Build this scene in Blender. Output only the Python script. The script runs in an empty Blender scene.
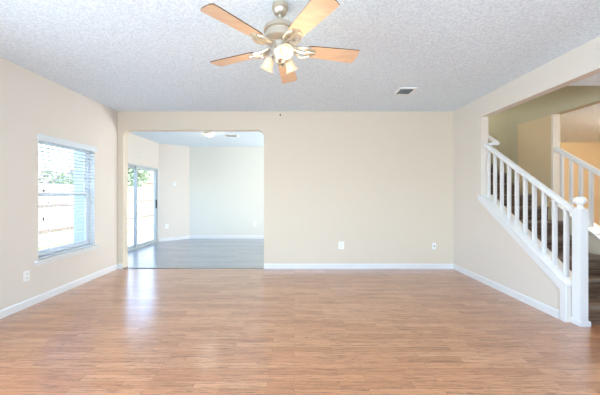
import bpy, bmesh, math, random
from mathutils import Vector, Matrix
random.seed(7)
SC = bpy.context.scene
COL = SC.collection
K = 1.123            # metres per survey unit: every length below is a survey unit
PI = math.pi
H = 2.44             # ceiling of the living room (2.74 m)
EYE = 1.166
XL, XR, YB = -2.744, 2.468, 4.206      # left wall, right wall, back wall
YF = -2.1                              # wall behind the camera
WT = 0.12

# ------------------------------------------------------------------ camera, world, sun, fill lights, exposure
cd = bpy.data.cameras.new('camera'); cam = bpy.data.objects.new('camera', cd); COL.objects.link(cam)
cam.location = (0, 0, EYE * K); cam.rotation_euler = (PI / 2, 0, 0)
cd.sensor_width = 36; cd.lens = 271 / 600 * 36
cd.shift_x = (300 - 294.3) / 600; cd.shift_y = -(197.5 - 193.5) / 600
cd.clip_start = 0.05
SC.camera = cam

world = bpy.data.worlds.new('world'); SC.world = world; world.use_nodes = True
wn = world.node_tree
bg = wn.nodes['Background']
sky = wn.nodes.new('ShaderNodeTexSky'); sky.sky_type = 'NISHITA'; sky.sun_disc = False
sky.sun_elevation = math.radians(50); sky.sun_rotation = math.radians(60); sky.dust_density = 3.0; sky.air_density = 1.0
wn.links.new(sky.outputs[0], bg.inputs[0]); bg.inputs[1].default_value = 1.15

def light(name, kind, loc, energy, color, rot=(0, 0, 0), size=None, size_y=None, r=None):
    d = bpy.data.lights.new(name, kind); d.energy = energy; d.color = color
    if kind == 'AREA':
        d.shape = 'RECTANGLE'; d.size = size * K; d.size_y = size_y * K
    elif r is not None and kind != 'SUN':
        d.shadow_soft_size = r
    o = bpy.data.objects.new(name, d); COL.objects.link(o)
    o.location = [c * K for c in loc]; o.rotation_euler = rot
    return o
sun = light('sun', 'SUN', (0, 0, 10), 2.2, (1, .95, .88)); sun.data.angle = .02
sun.rotation_euler = Vector((-.62, -.25, -.75)).to_track_quat('-Z', 'Y').to_euler()
# unseen area lights added as fill: front, left side, far room and stairwell
light('front_fill', 'AREA', (0, YF - .02, 1.35), 7, (.80, .91, 1), (PI / 2, 0, 0), 4.0, 1.6)  # fill through the added opening behind the camera
light('front_ceiling_fill', 'AREA', (0, YF + .03, 1.35), 215, (.66, .84, 1), (PI / 2 + 1.1, 0, 0), 4.0, 1.2)  # added fill aimed upward to brighten the ceiling
light('side_fill', 'AREA', (XL - .01, .3, 1.15), 75, (.74, .88, 1), (0, -PI / 2 + .12, 0), 1.25, 1.3)  # side fill through the added opening in the left wall
light('dining_fill', 'AREA', (XR - .03, 5.7, 1.4), 200, (.97, .98, 1), (0, PI / 2 + .5, 0), 1.2, 1.7)  # added fill at the far room's right wall, no window there
light('stairwell_fill', 'AREA', (2.96, 5.5, 4.15), 50, (1, .96, .85), (0, 0, 0), .6, 1.6)  # added fill high over the stairs, no window there
SC.view_settings.view_transform = 'Standard'; SC.view_settings.look = 'None'
SC.view_settings.gamma = 1.0; SC.view_settings.use_curve_mapping = False
SC.view_settings.exposure = 0.52
SC.cycles.max_bounces = 10; SC.cycles.diffuse_bounces = 6; SC.cycles.transparent_max_bounces = 16
SC.cycles.sample_clamp_indirect = 8.0

# ------------------------------------------------------------------ materials
def srgb(r, g, b):
    f = lambda c: (c / 255 / 12.92) if c / 255 <= .04045 else ((c / 255 + .055) / 1.055) ** 2.4
    return (f(r), f(g), f(b), 1)
def mat(name, col=None, rough=.5, metal=0.0, spec=.5, emit=None, estr=0.0):
    m = bpy.data.materials.new(name); m.use_nodes = True
    b = m.node_tree.nodes['Principled BSDF']
    if col: b.inputs['Base Color'].default_value = col
    b.inputs['Roughness'].default_value = rough; b.inputs['Metallic'].default_value = metal
    b.inputs['Specular IOR Level'].default_value = spec
    if emit:
        b.inputs['Emission Color'].default_value = emit; b.inputs['Emission Strength'].default_value = estr
    return m
def N(m, t, **kw):
    n = m.node_tree.nodes.new(t)
    for k, v in kw.items(): setattr(n, k, v)
    return n
def L(m, a, b): m.node_tree.links.new(a, b)
def mapped(m, scale, rot=(0, 0, 0)):
    tc = N(m, 'ShaderNodeTexCoord'); mp = N(m, 'ShaderNodeMapping')
    mp.inputs['Scale'].default_value = scale; mp.inputs['Rotation'].default_value = rot
    L(m, tc.outputs['Object'], mp.inputs[0]); return mp.outputs[0]
def noise(m, vec, scale, detail=3, rough=.5):
    n = N(m, 'ShaderNodeTexNoise'); n.inputs['Scale'].default_value = scale
    n.inputs['Detail'].default_value = detail; n.inputs['Roughness'].default_value = rough
    L(m, vec, n.inputs['Vector']); return n
def ramp(m, fac, stops):
    r = N(m, 'ShaderNodeValToRGB'); e = r.color_ramp.elements
    while len(e) < len(stops): e.new(.5)
    for i, (p, c) in enumerate(stops): e[i].position = p; e[i].color = c
    L(m, fac, r.inputs[0]); return r.outputs[0]
def mix(m, fac, a, b, mode='MIX'):
    n = N(m, 'ShaderNodeMix', data_type='RGBA', blend_type=mode)
    for sock, v in ((n.inputs[0], fac), (n.inputs[6], a), (n.inputs[7], b)):
        if hasattr(v, 'links'): L(m, v, sock)
        else: sock.default_value = v
    return n.outputs[2]
def bump(m, h, strength, dist=.01):
    b = N(m, 'ShaderNodeBump'); b.inputs['Strength'].default_value = strength; b.inputs['Distance'].default_value = dist
    L(m, h, b.inputs['Height']); L(m, b.outputs[0], m.node_tree.nodes['Principled BSDF'].inputs['Normal'])
def bsdf(m): return m.node_tree.nodes['Principled BSDF']

def wall_paint(name, col, rough=.75):
    m = mat(name, col, rough, spec=.3)
    v = mapped(m, (1, 1, 1)); n = noise(m, v, 90, 2); bump(m, n.outputs[0], .12, .004)
    return m
M = {}
M['beige'] = wall_paint('beige_wall_paint', srgb(217, 206, 189))
M['ivory'] = wall_paint('lightened_wall_paint', srgb(220, 213, 204))  # beige lightened to carry the window light on the side walls
M['cool'] = wall_paint('pale_wall_paint', srgb(222, 222, 214))
M['olive'] = wall_paint('dimmed_stairwell_paint', srgb(186, 180, 156))  # beige wall with the dim stairwell light put into an olive tone
M['orange'] = wall_paint('apricot_hall_paint', srgb(228, 208, 174))
M['tan'] = wall_paint('warm_dimmed_stair_paint', srgb(206, 186, 152))  # same beige wall, its warm dim light put into a darker tone
M['white'] = mat('white_trim_paint', srgb(226, 228, 229), .35)
M['plastic'] = mat('white_plastic', srgb(238, 238, 236), .4)
M['dark'] = mat('dark_slot', srgb(45, 42, 40), .6)
m = M['ceil'] = mat('textured_ceiling_paint', srgb(226, 228, 230), .9, spec=.2)
v = mapped(m, (1, 1, 1)); n = noise(m, v, 55, 3, .6)
L(m, ramp(m, n.outputs[0], [(.36, srgb(212, 225, 236)), (.62, srgb(234, 245, 253))]), bsdf(m).inputs['Base Color'])
bump(m, n.outputs[0], .35, .012)

def plank_floor(name, cols, seam, rough, length, width, grain_amt):
    m = mat(name, None, rough, spec=.5)
    v = mapped(m, (1, 1, 1))
    br = N(m, 'ShaderNodeTexBrick'); br.offset = .37; br.offset_frequency = 2; br.squash = 1
    L(m, v, br.inputs['Vector'])
    br.inputs['Scale'].default_value = 1; br.inputs['Brick Width'].default_value = length
    br.inputs['Row Height'].default_value = width; br.inputs['Mortar Size'].default_value = .0012
    br.inputs['Color1'].default_value = (0, 0, 0, 1); br.inputs['Color2'].default_value = (1, 1, 1, 1)
    br.inputs['Mortar'].default_value = (.5, .5, .5, 1)
    # grain that runs along the boards, shifted from board to board
    add = N(m, 'ShaderNodeVectorMath', operation='MULTIPLY_ADD')
    L(m, br.outputs['Color'], add.inputs[0]); add.inputs[1].default_value = (7.3, 3.1, 1.7); L(m, v, add.inputs[2])
    mp = N(m, 'ShaderNodeMapping'); mp.inputs['Scale'].default_value = (1.6, 30, 1); L(m, add.outputs[0], mp.inputs[0])
    g1 = noise(m, mp.outputs[0], 2.0, 6, .7); g1.inputs['Distortion'].default_value = 1.2
    mp2 = N(m, 'ShaderNodeMapping'); mp2.inputs['Scale'].default_value = (5, 130, 1); L(m, add.outputs[0], mp2.inputs[0])
    g2 = noise(m, mp2.outputs[0], 1.0, 3, .6)
    base = ramp(m, br.outputs['Color'], [(0, cols[0]), (.5, cols[1]), (1, cols[2])])
    gr = ramp(m, g1.outputs[0], [(.38, (.34, .29, .25, 1)), (.46, (.88, .86, .83, 1)), (.7, (1.06, 1.06, 1.05, 1))])
    c = mix(m, grain_amt, base, gr, 'MULTIPLY')
    gf = ramp(m, g2.outputs[0], [(.36, (.5, .45, .40, 1)), (.5, (1, 1, 1, 1))])
    c = mix(m, grain_amt * .8, c, gf, 'MULTIPLY')
    mp3 = N(m, 'ShaderNodeMapping'); mp3.inputs['Scale'].default_value = (22, 150, 1); L(m, add.outputs[0], mp3.inputs[0])
    g3 = noise(m, mp3.outputs[0], 1.0, 2, .6)
    fl = ramp(m, g3.outputs[0], [(.27, (.45, .38, .33, 1)), (.40, (1, 1, 1, 1))])
    c = mix(m, grain_amt, c, fl, 'MULTIPLY')
    c = mix(m, br.outputs['Fac'], c, seam)
    L(m, c, bsdf(m).inputs['Base Color'])
    bump(m, g2.outputs[0], .02, .002)
    bsdf(m).inputs['Coat Weight'].default_value = .9; bsdf(m).inputs['Coat Roughness'].default_value = rough - .09; bsdf(m).inputs['Coat IOR'].default_value = 2.0
    return m
M['laminate'] = plank_floor('oak_laminate_planks', [srgb(182, 120, 78), srgb(194, 134, 92), srgb(206, 148, 106)], srgb(140, 94, 64), .3, .5, .07, .8)
M['greyplank'] = plank_floor('grey_laminate_planks', [srgb(114, 123, 136), srgb(124, 133, 146), srgb(134, 142, 155)], srgb(100, 106, 116), .3, 1.2, .15, .6)
m = M['tread'] = mat('dark_brown_stair_planks', None, .45)
v = mapped(m, (3, 40, 40)); n = noise(m, v, 1.0, 4)
L(m, ramp(m, n.outputs[0], [(.3, srgb(64, 47, 38)), (.7, srgb(132, 110, 92))]), bsdf(m).inputs['Base Color'])
M['nosing'] = mat('grey_stair_nosing', srgb(128, 116, 104), .4)
M['strip'] = mat('grey_transition_metal', srgb(140, 138, 136), .35, .4)
m = M['blade'] = mat('maple_fan_blade', None, .35)
v = mapped(m, (4, 30, 30)); n = noise(m, v, 1.0, 4)
L(m, ramp(m, n.outputs[0], [(.3, srgb(210, 172, 138)), (.7, srgb(226, 194, 162))]), bsdf(m).inputs['Base Color'])
M['bladeedge'] = mat('dark_blade_edge', srgb(96, 66, 44), .5)
M['nickel'] = mat('brushed_nickel', srgb(206, 197, 182), .36, .85)
M['frost'] = mat('frosted_glass_shade', srgb(206, 190, 164), .4, emit=(1, .86, .66, 1), estr=.03)
M['bulb'] = mat('lit_bulb', (1, 1, 1, 1), .4, emit=(1, .93, .8, 1), estr=1.3)
M['dome'] = mat('lit_dome_glass', srgb(250, 244, 225), .4, emit=(1, .9, .7, 1), estr=.9)
M['alu'] = mat('grey_aluminium', srgb(186, 196, 200), .4)
M['vinyl'] = mat('white_vinyl_frame', srgb(226, 232, 236), .4)
M['slat'] = mat('white_blind_slat', srgb(214, 222, 228), .45)
M['siding'] = mat('pale_exterior_siding', srgb(196, 206, 214), .7)
m = M['glass'] = bpy.data.materials.new('window_glass'); m.use_nodes = True
nt = m.node_tree; nt.nodes.remove(nt.nodes['Principled BSDF'])
tr = N(m, 'ShaderNodeBsdfTransparent'); tr.inputs[0].default_value = (.95, .97, .97, 1)
gl = N(m, 'ShaderNodeBsdfGlossy'); gl.inputs['Roughness'].default_value = .02
lw = N(m, 'ShaderNodeLayerWeight'); lw.inputs[0].default_value = .5
pw = N(m, 'ShaderNodeMath', operation='POWER'); pw.inputs[1].default_value = 4.0; L(m, lw.outputs['Facing'], pw.inputs[0])
fr = N(m, 'ShaderNodeMath', operation='MULTIPLY_ADD'); fr.inputs[1].default_value = .45; fr.inputs[2].default_value = .03; L(m, pw.outputs[0], fr.inputs[0])
mx = N(m, 'ShaderNodeMixShader'); L(m, fr.outputs[0], mx.inputs[0]); L(m, tr.outputs[0], mx.inputs[1]); L(m, gl.outputs[0], mx.inputs[2])
L(m, mx.outputs[0], nt.nodes['Material Output'].inputs[0])
m = M['lawn'] = mat('lawn_grass', None, .9)
n = noise(m, mapped(m, (1, 1, 1)), 6, 5); L(m, ramp(m, n.outputs[0], [(.3, srgb(96, 112, 70)), (.7, srgb(150, 160, 110))]), bsdf(m).inputs['Base Color'])
M['concrete'] = mat('patio_concrete', srgb(186, 184, 180), .85)
m = M['fence'] = mat('weathered_fence_wood', None, .85)
n = noise(m, mapped(m, (8, 8, 1)), 2, 4); L(m, ramp(m, n.outputs[0], [(.3, srgb(150, 142, 136)), (.7, srgb(182, 174, 166))]), bsdf(m).inputs['Base Color'])
M['rail'] = mat('brown_fence_rail', srgb(104, 94, 90), .85)
m = M['leaf'] = mat('tree_leaves', None, .6)
n = noise(m, mapped(m, (1, 1, 1)), 2, 3); L(m, ramp(m, n.outputs[0], [(.3, srgb(112, 134, 98)), (.7, srgb(164, 180, 146))]), bsdf(m).inputs['Base Color'])
M['bark'] = mat('tree_bark', srgb(110, 92, 78), .9)
M['shingle'] = mat('roof_shingles', srgb(150, 138, 134), .9)
M['brickpale'] = mat('pale_house_wall', srgb(214, 196, 186), .85)

# ------------------------------------------------------------------ mesh helpers (all in survey units, world placed)
class MB:
    def __init__(s): s.bm = bmesh.new()
    def _hex(s, p):
        v = [s.bm.verts.new(q) for q in p]
        for f in ((0, 3, 2, 1), (4, 5, 6, 7), (0, 1, 5, 4), (1, 2, 6, 5), (2, 3, 7, 6), (3, 0, 4, 7)): s.bm.faces.new([v[i] for i in f])
        return s
    def box(s, x0, x1, y0, y1, z0, z1):
        return s._hex([(x0, y0, z0), (x1, y0, z0), (x1, y1, z0), (x0, y1, z0), (x0, y0, z1), (x1, y0, z1), (x1, y1, z1), (x0, y1, z1)])
    def obox(s, mtx, sx, sy, sz):
        return s._hex([mtx @ Vector(p) for p in ((-sx, -sy, -sz), (sx, -sy, -sz), (sx, sy, -sz), (-sx, sy, -sz), (-sx, -sy, sz), (sx, -sy, sz), (sx, sy, sz), (-sx, sy, sz))])
    def prism(s, poly, f, d0, d1):          # poly of 2-D points, f(a, b, d) -> 3-D point
        a = [s.bm.verts.new(f(p[0], p[1], d0)) for p in poly]; b = [s.bm.verts.new(f(p[0], p[1], d1)) for p in poly]
        n = len(poly); s.bm.faces.new(a); s.bm.faces.new(b[::-1])
        for i in range(n): s.bm.faces.new([a[i], b[i], b[(i + 1) % n], a[(i + 1) % n]])
        return s
    def lathe(s, prof, mtx=Matrix.Identity(4), seg=28, cap=True):   # prof: list of (r, z)
        rings = []
        for r, z in prof:
            rings.append([s.bm.verts.new(mtx @ Vector((r * math.cos(2 * PI * i / seg), r * math.sin(2 * PI * i / seg), z))) for i in range(seg)])
        for a, b in zip(rings, rings[1:]):
            for i in range(seg): s.bm.faces.new([a[i], a[(i + 1) % seg], b[(i + 1) % seg], b[i]])
        if cap:
            s.bm.faces.new(rings[0][::-1]); s.bm.faces.new(rings[-1])
        return s
    def tube(s, pts, r, seg=10):
        pts = [Vector(p) for p in pts]; rings = []
        for i, p in enumerate(pts):
            t = (pts[min(i + 1, len(pts) - 1)] - pts[max(i - 1, 0)]).normalized()
            u = t.cross(Vector((0, 0, 1)) if abs(t.z) < .95 else Vector((1, 0, 0))).normalized(); w = t.cross(u)
            rr = r[i] if isinstance(r, (list, tuple)) else r
            rings.append([s.bm.verts.new(p + (u * math.cos(2 * PI * k / seg) + w * math.sin(2 * PI * k / seg)) * rr) for k in range(seg)])
        for a, b in zip(rings, rings[1:]):
            for k in range(seg): s.bm.faces.new([a[k], a[(k + 1) % seg], b[(k + 1) % seg], b[k]])
        s.bm.faces.new(rings[0][::-1]); s.bm.faces.new(rings[-1])
        return s
    def build(s, name, m, parent=None, smooth=False, bevel=0):
        bmesh.ops.recalc_face_normals(s.bm, faces=s.bm.faces)
        if bevel: bmesh.ops.bevel(s.bm, geom=list(s.bm.edges), offset=bevel, segments=2, affect='EDGES', clamp_overlap=True)
        for v in s.bm.verts: v.co *= K
        me = bpy.data.meshes.new(name); s.bm.to_mesh(me); s.bm.free()
        for mm in (m if isinstance(m, list) else [m]): me.materials.append(mm)
        if smooth:
            for p in me.polygons: p.use_smooth = True
            me.set_sharp_from_angle(angle=math.radians(40))
        o = bpy.data.objects.new(name, me); COL.objects.link(o)
        if parent:
            o.parent = parent
            if parent.type == 'EMPTY': o.location = -parent.location
        return o
def tag(o, label=None, cat=None, group=None, kind=None):
    for k, v in (('label', label), ('category', cat), ('group', group), ('kind', kind)):
        if v: o[k] = v
    return o
def thing(name, loc, label, cat, group=None):
    o = bpy.data.objects.new(name, None); COL.objects.link(o); o.location = [c * K for c in loc]; o.empty_display_size = .1
    return tag(o, label, cat, group)
def struct(o, label=None, cat='structure'): return tag(o, label, cat, kind='structure')
YZ = lambda a, b, d: (d, a, b)
XZ = lambda a, b, d: (a, d, b)
XY = lambda a, b, d: (a, b, d)

# ------------------------------------------------------------------ the setting
BC = 2.38              # ceiling of the room beyond the arch
YBB = 7.0              # its far wall
XBL = -3.28            # its left wall (with the sliding door)
struct(MB().box(-2.9, 6.7, YF - .15, YB + .03, -.1, 0).build('floor', M['laminate']), 'orange oak laminate plank floor of the living room', 'floor')
struct(MB().box(-3.45, XR, YB + .03, YBB + .15, -.1, 0).build('floor_dining', M['greyplank']), 'grey plank floor of the room beyond the wide opening', 'floor')
struct(MB().box(XR, 6.7, YB + .03, YBB + .15, -.1, 0).build('floor_hall', M['laminate']), 'floor under the stairs and hall', 'floor')
struct(MB().box(XL - WT, XR + .1, YF - .15, YB + .02, H, H + .12).build('ceiling', M['ceil']), 'white textured living room ceiling', 'ceiling')
struct(MB().box(-3.45, XR, YB + WT - .01, YBB + .15, BC, BC + .12).build('ceiling_dining', M['ceil']), 'white ceiling of the room beyond the wide opening', 'ceiling')

# left wall with the window hole
WY0, WY1, WZ0, WZ1 = 2.905, 3.73, .455, 1.80
b = MB()
VY0, VY1 = -.4, 1.0  # opening added out of view so side fill can enter
b.box(XL - WT, XL, YF - .15, VY0, 0, H).box(XL - WT, XL, VY1, WY0, 0, H).box(XL - WT, XL, VY0, VY1, 0, WZ0).box(XL - WT, XL, VY0, VY1, WZ1, H).box(XL - WT, XL, WY1, YB, 0, H).box(XL - WT, XL, WY0, WY1, 0, WZ0).box(XL - WT, XL, WY0, WY1, WZ1, H)
struct(b.build('wall_left', M['ivory']), 'ivory left wall with the blind covered window', 'wall')
# back wall with the round cornered opening
OX0, OX1, OZ, R = -2.657, -.472, 2.155, .11
poly = [(-3.40, 0), (OX0, 0)] + [(OX0 + R - R * math.cos(a), OZ - R + R * math.sin(a)) for a in [i * PI / 16 for i in range(9)]]
poly += [(OX1 - R + R * math.sin(a), OZ - R + R * math.cos(a)) for a in [i * PI / 16 for i in range(9)]] + [(OX1, 0), (XR, 0), (XR, H + .05), (-3.40, H + .05)]
struct(MB().prism(poly, XZ, YB, YB + WT).build('wall_back', M['beige']), 'beige back wall pierced by a wide round cornered opening', 'wall')
# right wall: opening above a sloping knee wall
SL = .715
capz = lambda y: .345 + SL * (y - 2.46)
KY0, KY1 = 2.457, 3.586
poly = [(YBB + .1, 0), (YBB + .1, H + .05), (YF - .15, H + .05), (YF - .15, 0), (1.2, 0), (1.2, 2.18), (KY1, 2.18), (KY1, capz(KY1) - .02), (KY0, capz(KY0) - .02), (KY0, 0)]
struct(MB().prism(poly, YZ, XR, XR + .1).build('wall_right', M['ivory']), 'pale right wall with a sloping opening onto the stairs', 'wall')
# wall behind the camera, with an unseen wide window added for fill light
FX, FZ0, FZ1 = 2.05, .52, 2.18
b = MB().box(XL - WT, -FX, YF - .12, YF, 0, H).box(FX, 6.7, YF - .12, YF, 0, H).box(-FX, FX, YF - .12, YF, 0, FZ0).box(-FX, FX, YF - .12, YF, FZ1, H)
struct(b.build('wall_front', M['ivory']), 'ivory wall behind the viewer with an added wide window', 'wall')
w = struct(MB().box(-FX, FX, YF - .1, YF - .06, FZ0, FZ0 + .05).box(-FX, FX, YF - .1, YF - .06, FZ1 - .05, FZ1).box(-FX, -FX + .05, YF - .1, YF - .06, FZ0, FZ1)
           .box(FX - .05, FX, YF - .1, YF - .06, FZ0, FZ1).box(-.03, .03, YF - .1, YF - .06, FZ0, FZ1).build('added_window_front', M['vinyl']), 'unseen wide window added behind the viewer for fill light', 'window')

# room beyond the opening
DY0, DY1, DZ = 4.88, 6.53, 1.765
b = MB().box(XBL - WT, XBL, YB + WT, DY0, 0, BC).box(XBL - WT, XBL, DY1, 6.57, 0, BC).box(XBL - WT, XBL, DY0, DY1, DZ, BC)
struct(b.build('wall_dining_left', M['ivory']), 'ivory wall holding the sliding glass door', 'wall')
A0, A1 = Vector((XBL, 6.56)), Vector((-2.71, YBB))      # the slanted wall
ad = (A1 - A0).normalized(); an = Vector((-ad.y, ad.x))
ap = lambda t, off: A0 + ad * t - an * off              # point along the slanted wall, off = distance into the room
AL = (A1 - A0).length
poly = [tuple(A0), tuple(A1), tuple(A1 + an * .12), tuple(A0 + an * .12 - ad * .05)]
struct(MB().prism(poly, XY, 0, BC).build('wall_dining_angled', M['ivory']), 'narrow slanted ivory wall beside the sliding door', 'wall')
struct(MB().box(-2.80, XR, YBB, YBB + WT, 0, BC).build('wall_dining_back', M['cool']), 'pale far wall of the room beyond', 'wall')

# stairwell and hall
SX0, SX1 = XR + .1, 3.34
TOP = 4.2
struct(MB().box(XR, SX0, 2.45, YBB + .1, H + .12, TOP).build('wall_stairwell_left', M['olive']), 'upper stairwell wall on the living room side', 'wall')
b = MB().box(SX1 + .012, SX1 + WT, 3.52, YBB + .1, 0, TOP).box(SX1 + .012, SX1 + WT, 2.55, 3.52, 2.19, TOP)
struct(b.build('wall_stairwell_right', M['olive']), 'upper wall on the far side of the stairs, dim light in its olive tone', 'wall')
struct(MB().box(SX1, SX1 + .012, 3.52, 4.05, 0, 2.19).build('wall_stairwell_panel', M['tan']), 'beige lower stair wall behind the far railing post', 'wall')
struct(MB().box(SX1 - .004, SX1 + .085, 3.495, 3.52, 0, 2.19).build('trim_1', M['ivory']), 'pale wall end where the far railing meets', 'trim')
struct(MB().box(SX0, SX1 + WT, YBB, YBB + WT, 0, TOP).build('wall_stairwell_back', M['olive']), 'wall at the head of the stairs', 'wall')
struct(MB().box(XR, SX1 + WT, 2.45, YBB + .2, TOP, TOP + .1).build('ceiling_stairwell', M['ceil']), 'ceiling high over the stairs', 'ceiling')
struct(MB().box(SX0, 6.7, YF, 2.55, 2.18, 2.32).build('ceiling_foyer', M['ceil']), 'low white ceiling beside the stair opening', 'ceiling')
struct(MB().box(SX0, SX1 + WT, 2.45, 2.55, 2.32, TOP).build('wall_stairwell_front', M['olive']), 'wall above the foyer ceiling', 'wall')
struct(MB().box(SX1 + WT, 6.7, 2.55, 5.6, 2.19, 2.32).build('ceiling_hall', M['ceil']), 'ceiling of the hall beyond the far railing', 'ceiling')
struct(MB().box(SX1 + WT, 6.7, 5.44, 5.56, 0, 2.19).build('wall_hall_back', M['orange']), 'apricot hall wall beyond the far railing', 'wall')
struct(MB().box(6.58, 6.7, YF, 5.44, 0, 2.19).build('wall_hall_right', M['orange']), 'apricot wall at the far side of the hall', 'wall')
fk0 = 2.45
struct(MB().prism([(3.495, 0), (3.495, capz(3.495) - .02), (fk0, capz(fk0) - .02), (fk0, 0)], YZ, SX1, SX1 + WT).build('wall_stair_curb', M['beige']), 'low sloping wall under the far railing', 'wall')

# baseboards and trim
def board(x0, x1, y0, y1, side, h=.078):
    t = .014
    b = MB()
    if side == 'y-': b.prism([(y0, 0), (y0 - t, 0), (y0 - t, h - .012), (y0 - t * .4, h), (y0, h)], lambda a, c, d: (d, a, c), x0, x1)
    if side == 'x+': b.prism([(x0, 0), (x0 + t, 0), (x0 + t, h - .012), (x0 + t * .4, h), (x0, h)], lambda a, c, d: (a, d, c), y0, y1)
    if side == 'x-': b.prism([(x0, 0), (x0 - t, 0), (x0 - t, h - .012), (x0 - t * .4, h), (x0, h)], lambda a, c, d: (a, d, c), y0, y1)
    return b
struct(board(OX1, XR, YB, YB, 'y-').build('baseboard_back', M['white']), 'white baseboard along the back wall', 'baseboard')
struct(board(XL, OX0, YB, YB, 'y-').build('baseboard_back_corner', M['white']), 'short white baseboard in the left back corner', 'baseboard')
struct(board(XL, XL, YF, YB, 'x+').build('baseboard_left', M['white']), 'white baseboard under the window', 'baseboard')
struct(board(XR, XR, 2.52, YB, 'x-').build('baseboard_right', M['white']), 'white baseboard along the stair side wall', 'baseboard')
struct(board(-2.71, XR, YBB, YBB, 'y-').build('baseboard_dining', M['white']), 'white baseboard along the far wall of the room beyond', 'baseboard')
q = [A0, A1, A1 - an * .014, A0 - an * .014]
struct(MB().prism([tuple(p) for p in q], XY, 0, .078).build('baseboard_angled', M['white']), 'white baseboard on the slanted wall', 'baseboard')
struct(MB().box(OX0, OX1, YB - .005, YB + .045, 0, .008).build('trim_2', M['strip']), 'grey transition strip between orange and grey floors', 'trim')
# sloping skirt of the stair side wall, its upright leg and the cap
lo = .095
poly = [(KY0 - .002, 0), (KY0 - .002, capz(KY0) - .02), (KY1 + .04, capz(KY1 + .04) - .02), (KY1 + .04, capz(KY1 + .04) - lo), (KY0 + .048, capz(KY0 + .048) - lo), (KY0 + .048, 0)]
struct(MB().prism(poly, YZ, XR - .014, XR).build('trim_3', M['white']), 'white sloping skirt board under the near railing', 'trim')

# ------------------------------------------------------------------ left window
fx0, fx1 = XL - .115, XL - .075
def ring(b, x0, x1, y0, y1, z0, z1, t, tb=None):
    tb = tb or t
    return b.box(x0, x1, y0, y0 + t, z0, z1).box(x0, x1, y1 - t, y1, z0, z1).box(x0, x1, y0 + t, y1 - t, z0, z0 + tb).box(x0, x1, y0 + t, y1 - t, z1 - t, z1)
win = struct(ring(MB(), XL - .118, XL - .07, WY0, WY1, WZ0, WZ1, .03).build('window_1', M['vinyl']), 'white double hung window in the left wall', 'window')
for z0, z1, dx in ((WZ0 + .03, 1.18, .0), (1.135, WZ1 - .03, -.018)):
    s_ = ring(MB(), XL - .094 + dx, XL - .076 + dx, WY0 + .03, WY1 - .03, z0, z1, .034, .045).build('sash', M['vinyl'], win)
    MB().box(XL - .087 + dx, XL - .083 + dx, WY0 + .06, WY1 - .06, z0 + .04, z1 - .03).build('pane', M['glass'], s_)
win2 = struct(ring(MB(), XL - .118, XL - .07, VY0, VY1, WZ0, WZ1, .03).box(XL - .11, XL - .08, VY0, VY1, 1.12, 1.17).build('added_window_side', M['vinyl']), 'unseen window added in the left wall beside the viewer for side fill', 'window')
b = MB().box(XL - .07, XL + .045, WY0 - .0, WY1, WZ0 - .022, WZ0).box(XL, XL + .045, WY0 - .045, WY0, WZ0 - .022, WZ0).box(XL, XL + .045, WY1, WY1 + .045, WZ0 - .022, WZ0)
b.box(XL, XL + .014, WY0 - .03, WY1 + .03, WZ0 - .062, WZ0 - .022)
MBs = b.build('window_sill', M['white'], win)
b = MB().box(XL - .07, XL - .001, WY1 - .004, WY1, WZ0, WZ1).box(XL - .07, XL - .001, WY0, WY0 + .004, WZ0, WZ1).box(XL - .07, XL - .001, WY0, WY1, WZ1 - .004, WZ1)
b.build('jamb_liner', M['white'], win)
# the blind
bl = thing('window_blind', (XL - .03, (WY0 + WY1) / 2, WZ0), 'white slatted blind lowered and open over the left wall window', 'blind')
MB().box(XL - .02, XL + .022, WY0 - .012, WY1 + .012, 1.735, 1.805).build('valance', M['slat'], bl, bevel=.004)
b = MB(); nz = 29
for i in range(nz):
    z = 1.715 - i * (1.715 - .502) / (nz - 1)
    mt = Matrix.Translation((XL - .03, (WY0 + WY1) / 2, z)) @ Matrix.Rotation(math.radians(-8), 4, 'Y')
    b.obox(mt, .0235, (WY1 - WY0) / 2 - .014, .0022)
tag(b.build('slats', M['slat'], bl), 'open horizontal white slats')
MB().box(XL - .052, XL - .008, WY0 + .014, WY1 - .014, .4565, .474).build('bottom_rail', M['slat'], bl)
for y in (WY0 + .13, (WY0 + WY1) / 2, WY1 - .13):
    MB().box(XL - .0085, XL - .0065, y - .004, y + .004, .474, 1.735).build('ladder_tape', M['slat'], bl)
for y, zt in ((2.962, 1.20), (2.957, .885)):
    c = MB().tube([(XL + .006, y, 1.74), (XL + .006, y, zt + .02)], .0016, 6).build('lift_cord', M['plastic'], bl)
    MB().lathe([(.003, .022), (.006, .01), (.0075, -.012), (.004, -.02)], Matrix.Translation((XL + .006, y, zt)), 10).build('tassel', M['dark'], c)

# ------------------------------------------------------------------ sliding glass door
dr = struct(ring(MB(), XBL - .10, XBL - .01, DY0, DY1, 0, DZ, .028).build('door_1', M['alu']), 'grey framed sliding glass door in the room beyond', 'door')
ym = 5.71
for y0, y1, dx in ((DY0 + .028, ym + .03, -.04), (ym - .03, DY1 - .028, .0)):
    s_ = ring(MB(), XBL - .055 + dx, XBL - .03 + dx, y0, y1, .028, DZ - .028, .05, .06).build('door_panel', M['alu'], dr)
    MB().box(XBL - .045 + dx, XBL - .04 + dx, y0 + .04, y1 - .04, .08, DZ - .07).build('pane', M['glass'], s_)
MB().box(XBL - .03, XBL - .002, DY1 - .07, DY1 - .045, .82, 1.02).build('door_handle', M['dark'], s_, bevel=.004)
struct(MB().box(XBL, XBL + .006, DY1, DY1 + .045, 0, DZ + .02).build('trim_4', M['white']), 'white edge trim right of the sliding door', 'trim')

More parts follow.
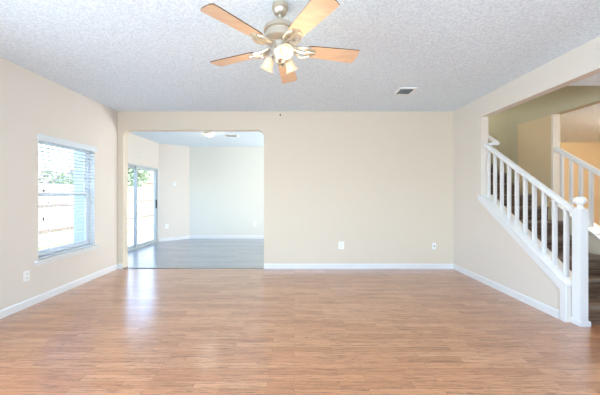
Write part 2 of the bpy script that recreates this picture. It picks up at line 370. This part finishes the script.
# ------------------------------------------------------------------ staircase
st = thing('staircase', ((SX0 + SX1) / 2, 2.4, 0), 'dark brown plank staircase climbing behind the white railing', 'staircase')
RUN, RISE, Y0 = .231, .165, 2.41
for i in range(15):
    y = Y0 + i * RUN; z = (i + 1) * RISE; sa, sb = (2.602, SX1 - .01) if i < 1 else (SX0 + .003, SX1 - .003)
    MB().box(sa, sb, y, y + .012, z - RISE, z - .024).build('riser', M['tread'], st)
    t = MB().box(sa, sb, y + .0, y + RUN + .012, z - .024, z).build('tread', M['tread'], st)
    MB().box(sa, sb, y - .018, y, z - .026, z + .001).build('nosing', M['nosing'], t, bevel=.004)
struct(MB().box(SX0, SX1, Y0 + 15 * RUN, YBB, 15 * RISE - .1, 15 * RISE - .001).build('floor_upper', M['tread']), 'upper landing at the head of the stairs', 'floor')

def railing(x, base_loc, ya, yb, newel_y, n, ys, label):
    t = thing('stair_railing', base_loc, label, 'railing', 'white stair railings')
    sl = lambda a, b2, d: (d, a, b2)
    # cap on the curb, then balusters, then the handrail
    MB().prism([(KY0, capz(KY0) - .02), (yb, capz(yb) - .02), (yb, capz(yb)), (KY0, capz(KY0))], sl, x - .09, x + .09).build('curb_cap', M['white'], t, bevel=.003)
    rb = lambda y: 1.034 + .71 * (y - 2.46) - .055
    for y in ys:
        h = .0145
        MB().prism([(y - h, capz(y - h) - .002), (y + h, capz(y + h) - .002), (y + h, rb(y + h) + .006), (y - h, rb(y - h) + .006)], sl, x - h, x + h).build('baluster', M['white'], t)
    pr = [(-.028, 0), (.028, 0), (.030, .018), (.024, .046), (.012, .055), (-.012, .055), (-.024, .046), (-.030, .018)]
    b = MB(); r0 = [b.bm.verts.new((x + px, ya, rb(ya) + pz)) for px, pz in pr]; r1 = [b.bm.verts.new((x + px, yb, rb(yb) + pz)) for px, pz in pr]
    b.bm.faces.new(r0); b.bm.faces.new(r1[::-1])
    for i in range(8): b.bm.faces.new([r0[i], r1[i], r1[(i + 1) % 8], r0[(i + 1) % 8]])
    b.build('handrail', M['white'], t)
    nw = .0375
    nb = MB().box(x - nw, x + nw, newel_y - nw, newel_y + nw, 0, 1.03)
    nwl = nb.build('newel_post', M['white'], t, bevel=.004)
    MB().box(x - nw - .012, x + nw + .012, newel_y - nw - .012, newel_y + nw + .012, 0, .045).build('post_base', M['white'], nwl, bevel=.004)
    MB().lathe([(.034, 1.03), (.034, 1.04), (.02, 1.048), (.017, 1.06), (.024, 1.067), (.041, 1.082), (.047, 1.1), (.043, 1.118), (.03, 1.132), (.012, 1.139)], Matrix.Translation((x, newel_y, 0)), 24).build('ball_finial', M['white'], nwl, smooth=True)
    return t
ys = [2.535 + .1125 * k for k in range(10)]
railing(2.545, (2.545, 2.42, 0), 2.44, KY1, 2.414, 10, ys, 'white railing on the knee wall, its ball-topped post standing on the orange floor')
railing(SX1 + .05, (SX1 + .05, 2.42, 0), 2.44, 3.495, 2.405, 9, [2.53 + .1125 * k for k in range(9)], 'white railing on the far side of the stairs, before the apricot hall')
hr = thing('wall_handrail', (2.65, 3.54, 1.80), 'short end of white wall handrail just above the top of the near railing', 'handrail')
MB().tube([(2.655, 3.53, 1.815), (2.655, 4.4, 1.815 + .62), (2.655, 5.6, 1.815 + .62 + .85)], .024, 12).build('rail', M['white'], hr, smooth=True)
MB().tube([(2.655, 3.535, 1.815), (2.61, 3.535, 1.815), (SX0, 3.60, 1.815)], .022, 10).build('return_end', M['white'], hr, smooth=True)
for y in (3.8, 5.0):
    z = 1.815 + .71 * (y - 3.53) - .02
    MB().tube([(SX0, y, z - .06), (2.63, y, z - .06), (2.655, y, z)], .008, 8).build('bracket', M['nickel'], hr)

# ------------------------------------------------------------------ ceiling fan
FXc, FYc = -.096, 1.83
T = Matrix.Translation((FXc, FYc, 0))
fan = thing('ceiling_fan', (FXc, FYc, H), 'five-bladed maple and nickel ceiling fan with lit lamps', 'ceiling fan')
MB().lathe([(.054, H), (.055, H - .03), (.047, H - .036), (.042, H - .06), (.03, H - .07), (.02, H - .074)], T).build('canopy', M['nickel'], fan, True)
MB().lathe([(.013, 2.29), (.013, H - .07)], T, 14).build('downrod', M['nickel'], fan, True)
MB().lathe([(.022, 2.31), (.03, 2.292), (.085, 2.288), (.103, 2.28), (.111, 2.268), (.111, 2.25), (.098, 2.244), (.098, 2.232), (.106, 2.226), (.106, 2.196), (.09, 2.182), (.06, 2.172), (.058, 2.15)], T, 36).build('motor_housing', M['nickel'], fan, True)
lk = MB().lathe([(.056, 2.15), (.06, 2.12), (.05, 2.095), (.04, 2.085), (.034, 2.06), (.012, 2.045)], T, 28).build('light_kit', M['nickel'], fan, True)
BR, ZB = .554, 2.146
for k in range(5):
    a = math.radians(12 + 72 * k)
    Rm = T @ Matrix.Rotation(a, 4, 'Z') @ Matrix.Translation((0, 0, ZB)) @ Matrix.Rotation(math.radians(-11), 4, 'X')
    outl = [(.19, -.044), (.21, -.052), (.50, -.066), (.545, -.066), (BR, -.040), (BR, .040), (.545, .066), (.50, .066), (.21, .052), (.19, .044)]
    b = MB().prism(outl, lambda p, q_, d: Rm @ Vector((p, q_, d)), -.0035, .0035)
    bo = b.build('blade', [M['blade'], M['bladeedge']], fan)
    for p in bo.data.polygons:
        if len(p.vertices) == 4: p.material_index = 1
    # scrolled bracket: a neck from the motor that forks into two curls and a plate
    b = MB()
    for sy in (-1, 1):
        b.tube([Rm @ Vector(p) for p in ((.085, sy * .012, .012), (.115, sy * .03, -.006), (.15, sy * .046, -.014), (.19, sy * .044, -.012), (.215, sy * .028, -.009), (.205, sy * .012, -.009), (.18, sy * .010, -.010))], [.010, .011, .010, .009, .008, .007, .005], 8)
    b.tube([Rm @ Vector(p) for p in ((.08, 0, .014), (.12, 0, -.008), (.17, 0, -.014), (.245, 0, -.008))], [.012, .010, .009, .006], 8)
    b.prism([(.17, -.03), (.235, -.034), (.25, 0), (.235, .034), (.17, .03)], lambda p, q_, d: Rm @ Vector((p, q_, d)), -.008, -.0036)
    tag(b.build('blade_bracket', M['nickel'], bo, True), 'scrolled nickel bracket')
for deg, reach in ((288, .74), (46, .5), (148, .48)):
    a = math.radians(deg); dx, dy = math.cos(a), math.sin(a)
    p0 = Vector((FXc + dx * .04, FYc + dy * .04, 2.118)); p1 = Vector((FXc + dx * .066, FYc + dy * .066, 2.122)); dirv = Vector((dx * reach, dy * reach, -math.sqrt(1 - reach * reach)))
    p2 = p1 + dirv * .03
    am = MB().tube([p0, p1, p2], [.009, .010, .018], 12).build('lamp_arm', M['nickel'], fan, True)
    q = dirv.to_track_quat('Z', 'Y').to_matrix().to_4x4(); mt = Matrix.Translation(p1 + dirv * .022) @ q @ Matrix.Scale(.88, 4)
    shd = MB().lathe([(.018, 0), (.03, .008), (.036, .025), (.038, .05), (.043, .075), (.054, .096), (.051, .096), (.040, .074), (.035, .05), (.033, .026), (.027, .011), (.016, .004)], mt, 28, cap=False).build('lamp_shade', M['frost'], fan, True)
    MB().lathe([(.010, .008), (.013, .02), (.022, .045), (.024, .058), (.018, .074), (.006, .081)], mt, 18).build('bulb', M['bulb'], shd, True)
    lp = p1 + dirv * .26
    light('fan_lamp_light', 'POINT', tuple(lp), 1.6, (1, .80, .55), r=.04)

# ------------------------------------------------------------------ fittings on ceilings and walls
def vent(x0, x1, y0, y1, z, n, label, dark):
    t = thing('air_vent', ((x0 + x1) / 2, (y0 + y1) / 2, z), label, 'air vent')
    f = .022; h = .012
    b = MB().box(x0 - f, x0, y0 - f, y1 + f, z - h, z).box(x1, x1 + f, y0 - f, y1 + f, z - h, z).box(x0, x1, y0 - f, y0, z - h, z).box(x0, x1, y1, y1 + f, z - h, z)
    b.build('vent_frame', M['plastic'], t)
    MB().box(x0, x1, y0, y1, z - .003, z - .0005).build('duct_opening', M['dark'], t)
    b = MB()
    for i in range(n):
        y = y0 + (i + .5) * (y1 - y0) / n
        b.obox(Matrix.Translation(((x0 + x1) / 2, y, z - .009)) @ Matrix.Rotation(math.radians(38), 4, 'X'), (x1 - x0) / 2, (y1 - y0) / n * .30, .0012)
    b.build('louvers', M['alu'] if dark else M['plastic'], t)
vent(1.29, 1.455, 3.275, 3.45, H, 5, 'small square ceiling vent above the beige back wall, right of the fan', True)
vent(-1.43, -1.20, 5.62, 5.74, BC, 3, 'white ceiling vent in the room beyond, right of the dome light', False)
cl = thing('ceiling_light', (-1.70, 5.42, BC), 'round lit dome light on the ceiling of the room beyond', 'ceiling light')
Tc = Matrix.Translation((-1.70, 5.42, 0))
MB().lathe([(.095, BC), (.1, BC - .012), (.095, BC - .026)], Tc, 32).build('light_base', M['nickel'], cl, True)
MB().lathe([(.088, BC - .026), (.084, BC - .045), (.065, BC - .068), (.04, BC - .079), (.008, BC - .082)], Tc, 32).build('dome', M['dome'], cl, True)
light('dome_light', 'POINT', (-1.70, 5.42, BC - .3), 2, (1, .9, .72), r=.08)
sd = thing('smoke_detector', (-1.86, 5.52, BC), 'tiny white detector on the ceiling left of the dome light', 'smoke detector')
MB().lathe([(.04, BC), (.04, BC - .015), (.03, BC - .024), (.005, BC - .026)], Matrix.Translation((-1.86, 5.52, 0)), 20).build('body', M['plastic'], sd, True)
MB().lathe([(.012, BC - .024), (.012, BC - .03)], Matrix.Translation((-1.86, 5.52, 0)), 12).build('sensor_button', M['alu'], sd)

def wall_plate(mtx, label, kind, name, cat, w=.036, h=.056, group=None):
    t = thing(name, tuple(mtx.translation), label, cat, group)
    MB().obox(mtx, w, h, .004).build('cover_plate', M['plastic'], t, bevel=.002)
    if kind == 'outlet':
        for dz in (.022, -.022):
            s_ = MB().obox(mtx @ Matrix.Translation((0, dz, .005)), .014, .016, .0015).build('socket', M['plastic'], t)
            MB().obox(mtx @ Matrix.Translation((-.005, dz, .0066)), .0015, .006, .0006).obox(mtx @ Matrix.Translation((.005, dz, .0066)), .0015, .006, .0006).build('slots', M['dark'], s_)
    if kind == 'jack':
        MB().lathe([(.009, .004), (.009, .012), (.004, .013)], mtx, 12).build('coax_jack', M['dark'], t)
    if kind == 'switch':
        MB().obox(mtx @ Matrix.Translation((0, 0, .006)), .006, .013, .004).build('toggle', M['plastic'], t)
    if kind == 'thermostat':
        MB().obox(mtx @ Matrix.Translation((0, 0, .012)), w * .85, h * .85, .009).build('body', M['plastic'], t, bevel=.003)
        MB().obox(mtx @ Matrix.Translation((0, h * .3, .0215)), w * .5, h * .25, .0008).build('screen', M['alu'], t)
    return t
facing_y = lambda x, y, z: Matrix.Translation((x, y - .004, z)) @ Matrix(((1, 0, 0, 0), (0, 0, -1, 0), (0, 1, 0, 0), (0, 0, 0, 1)))
facing_x = lambda x, y, z: Matrix.Translation((x + .004, y, z)) @ Matrix(((0, 0, 1, 0), (1, 0, 0, 0), (0, 1, 0, 0), (0, 0, 0, 1)))
def facing_a(t_, z):
    p = ap(t_, .004)
    return Matrix(((ad.x, 0, an.x * -1, p.x), (ad.y, 0, an.y * -1, p.y), (0, 1, 0, z), (0, 0, 0, 1)))
px2 = lambda px, py, y: ((px - 294.3) * y / 271, EYE + (193.5 - py) * y / 271)
x, z = px2(341.3, 245.4, YB); wall_plate(facing_y(x, YB, z), 'white outlet low on the beige back wall, left of the jack plate', 'outlet', 'wall_outlet', 'outlet', .044, .058, 'wall outlets')
x, z = px2(434, 246, YB); wall_plate(facing_y(x, YB, z), 'slim white jack plate low on the back wall near its right corner', 'jack', 'jack_plate', 'jack plate', .03, .05)
wall_plate(facing_x(XL, 2.775, EYE - 82.5 * 2.775 / 271), 'white outlet on the left wall below the window', 'outlet', 'wall_outlet', 'outlet', .032, .052, 'wall outlets')
x, z = px2(254.6, 224, YBB); wall_plate(facing_y(x, YBB, z), 'white outlet on the far wall of the room beyond', 'outlet', 'wall_outlet', 'outlet', .04, .06, 'wall outlets')
def on_slant(px):      # distance along the slanted wall seen at this column
    k = (px - 294.3) / 271; return (k * A0.y - A0.x) / (ad.x - k * ad.y)
t_ = on_slant(173.7); yy = ap(t_, 0).y; wall_plate(facing_a(t_, EYE + 9.5 * yy / 271), 'small white thermostat high on the slanted wall right of the door', 'thermostat', 'thermostat', 'thermostat', .05, .045)
t_ = on_slant(166.8); yy = ap(t_, 0).y; wall_plate(facing_a(t_, EYE - 32.7 * yy / 271), 'white outlet on the slanted wall beside the sliding door', 'outlet', 'wall_outlet', 'outlet', .04, .06, 'wall outlets')
yq = 5.76
wall_plate(facing_x(XBL, yq, EYE + 36 * yq / 271), 'tiny white sensor above the sliding glass door', 'switch', 'wall_sensor', 'sensor', .018, .03)
x, z = px2(280.3, 115.2, YB)
hk = thing('wall_hook', (x, YB, z), 'tiny dark hook high on the back wall right of the opening', 'hook')
MB().lathe([(.012, 0), (.012, .005), (.005, .008)], facing_y(x, YB + .004, z), 12).build('base', M['dark'], hk)
MB().tube([(x, YB - .005, z), (x, YB - .03, z), (x, YB - .04, z + .012)], .004, 8).build('hook_arm', M['dark'], hk)

# lamp of the hall beyond the far railing
hl = thing('hall_ceiling_light', (4.9, 3.0, 2.19), 'round lit ceiling light in the apricot hall', 'ceiling light')
Th = Matrix.Translation((4.9, 3.0, 0))
MB().lathe([(.13, 2.19), (.135, 2.175), (.125, 2.165)], Th, 28).build('light_base', M['nickel'], hl, True)
MB().lathe([(.115, 2.165), (.11, 2.14), (.07, 2.115), (.008, 2.108)], Th, 28).build('dome', M['dome'], hl, True)
light('hall_light', 'POINT', (4.9, 3.0, 2.02), 85, (1, .88, .70), r=.1)

# ------------------------------------------------------------------ outside
struct(MB().box(-40, XBL - WT, -15, 45, -.30, -.14).build('ground_lawn', M['lawn']), 'lawn outside the windows', 'ground')
struct(MB().box(-5.0, XBL - WT, 4.4, 9, -.14, -.06).build('ground_patio', M['concrete']), 'concrete patio outside the sliding door', 'ground')
struct(MB().box(-3.40, XL - WT - .002, YB - .03, YB, -.14, 2.9).build('wall_exterior', M['siding']), 'pale outer wall seen through the left window', 'wall')
fe = thing('wooden_fence', (-6.0, 9, -.14), 'tall pale plank fence with dark rails outside the sliding door', 'fence')
b = MB(); y = -3.0; 
while y < 24:
    w_ = .12; b.box(-6.03, -6.012, y, y + w_, -.12, 1.42 + random.uniform(-.008, .008)); y += w_ + .006
b.build('fence_boards', M['fence'], fe)
for zz in (.26, .885):
    MB().box(-6.012, -5.975, -3, 24, zz - .022, zz + .022).build('fence_rail', M['rail'], fe)
yy = -2.0
while yy < 24:
    MB().box(-6.012, -5.93, yy, yy + .08, -.14, 1.2).build('fence_post', M['fence'], fe); yy += 2.45
def tree(x, y, h, r, label, seed):
    rnd = random.Random(seed)
    t = thing('garden_tree', (x, y, -.14), label, 'tree', 'trees beyond the fence')
    b = MB().tube([(x, y, -.14), (x + .05, y, h * .3), (x - .04, y + .05, h * .62)], [.11, .085, .05], 10)
    for k in range(5):
        a = k * 1.26; b.tube([(x + .03, y, h * (.32 + .05 * k)), (x + math.cos(a) * r * .6, y + math.sin(a) * r * .6, h * (.52 + .06 * k))], [.04, .012], 6)
    b.build('trunk', M['bark'], t)
    b = MB(); cs = [(Vector((rnd.uniform(-1, 1) * r * .6, rnd.uniform(-1, 1) * r * .6, h * .66 + rnd.uniform(-.5, .5) * h * .34)), rnd.uniform(.35, .6) * r) for _ in range(11)]
    for _ in range(1900):
        c, rr = rnd.choice(cs)
        d = Vector((rnd.gauss(0, 1), rnd.gauss(0, 1), rnd.gauss(0, 1))).normalized() * rr * rnd.uniform(.6, 1)
        p = Vector((x, y, 0)) + c + d; s_ = rnd.uniform(.05, .1)
        u = Vector((rnd.gauss(0, 1), rnd.gauss(0, 1), rnd.gauss(0, 1))).normalized(); w_ = u.orthogonal().normalized()
        vs = [b.bm.verts.new(p + q_) for q_ in (u * s_, w_ * s_ * .6, -u * s_, -w_ * s_ * .6)]; b.bm.faces.new(vs)
    b.build('crown', M['leaf'], t)
tree(-7.6, 12.4, 3.0, 1.1, 'green tree above the fence in the left pane of the sliding door', 3)
tree(-7.4, 8.9, 1.9, .75, 'small green tree above the fence in the right part of the window', 5)
tree(-7.3, 7.4, 1.75, .6, 'low green tree above the fence in the left part of the window', 9)
ho = thing('neighbour_house', (-12.5, 21, -.14), 'pale house beyond the fence in the right pane of the sliding door', 'house')
MB().box(-15, -9.6, 17, 25, -.14, 1.9).build('house_wall', M['brickpale'], ho)
MB().prism([(-15.3, 1.85), (-12.3, 3.3), (-9.3, 1.85)], XZ, 16.7, 25.3).build('roof', M['shingle'], ho)
f_ = MB().box(-11.6, -10.6, 16.96, 17.0, .75, 1.55)
f_ = f_.build('window', M['vinyl'], ho); MB().box(-11.5, -10.7, 16.95, 16.962, .82, 1.48).build('pane', M['alu'], f_)
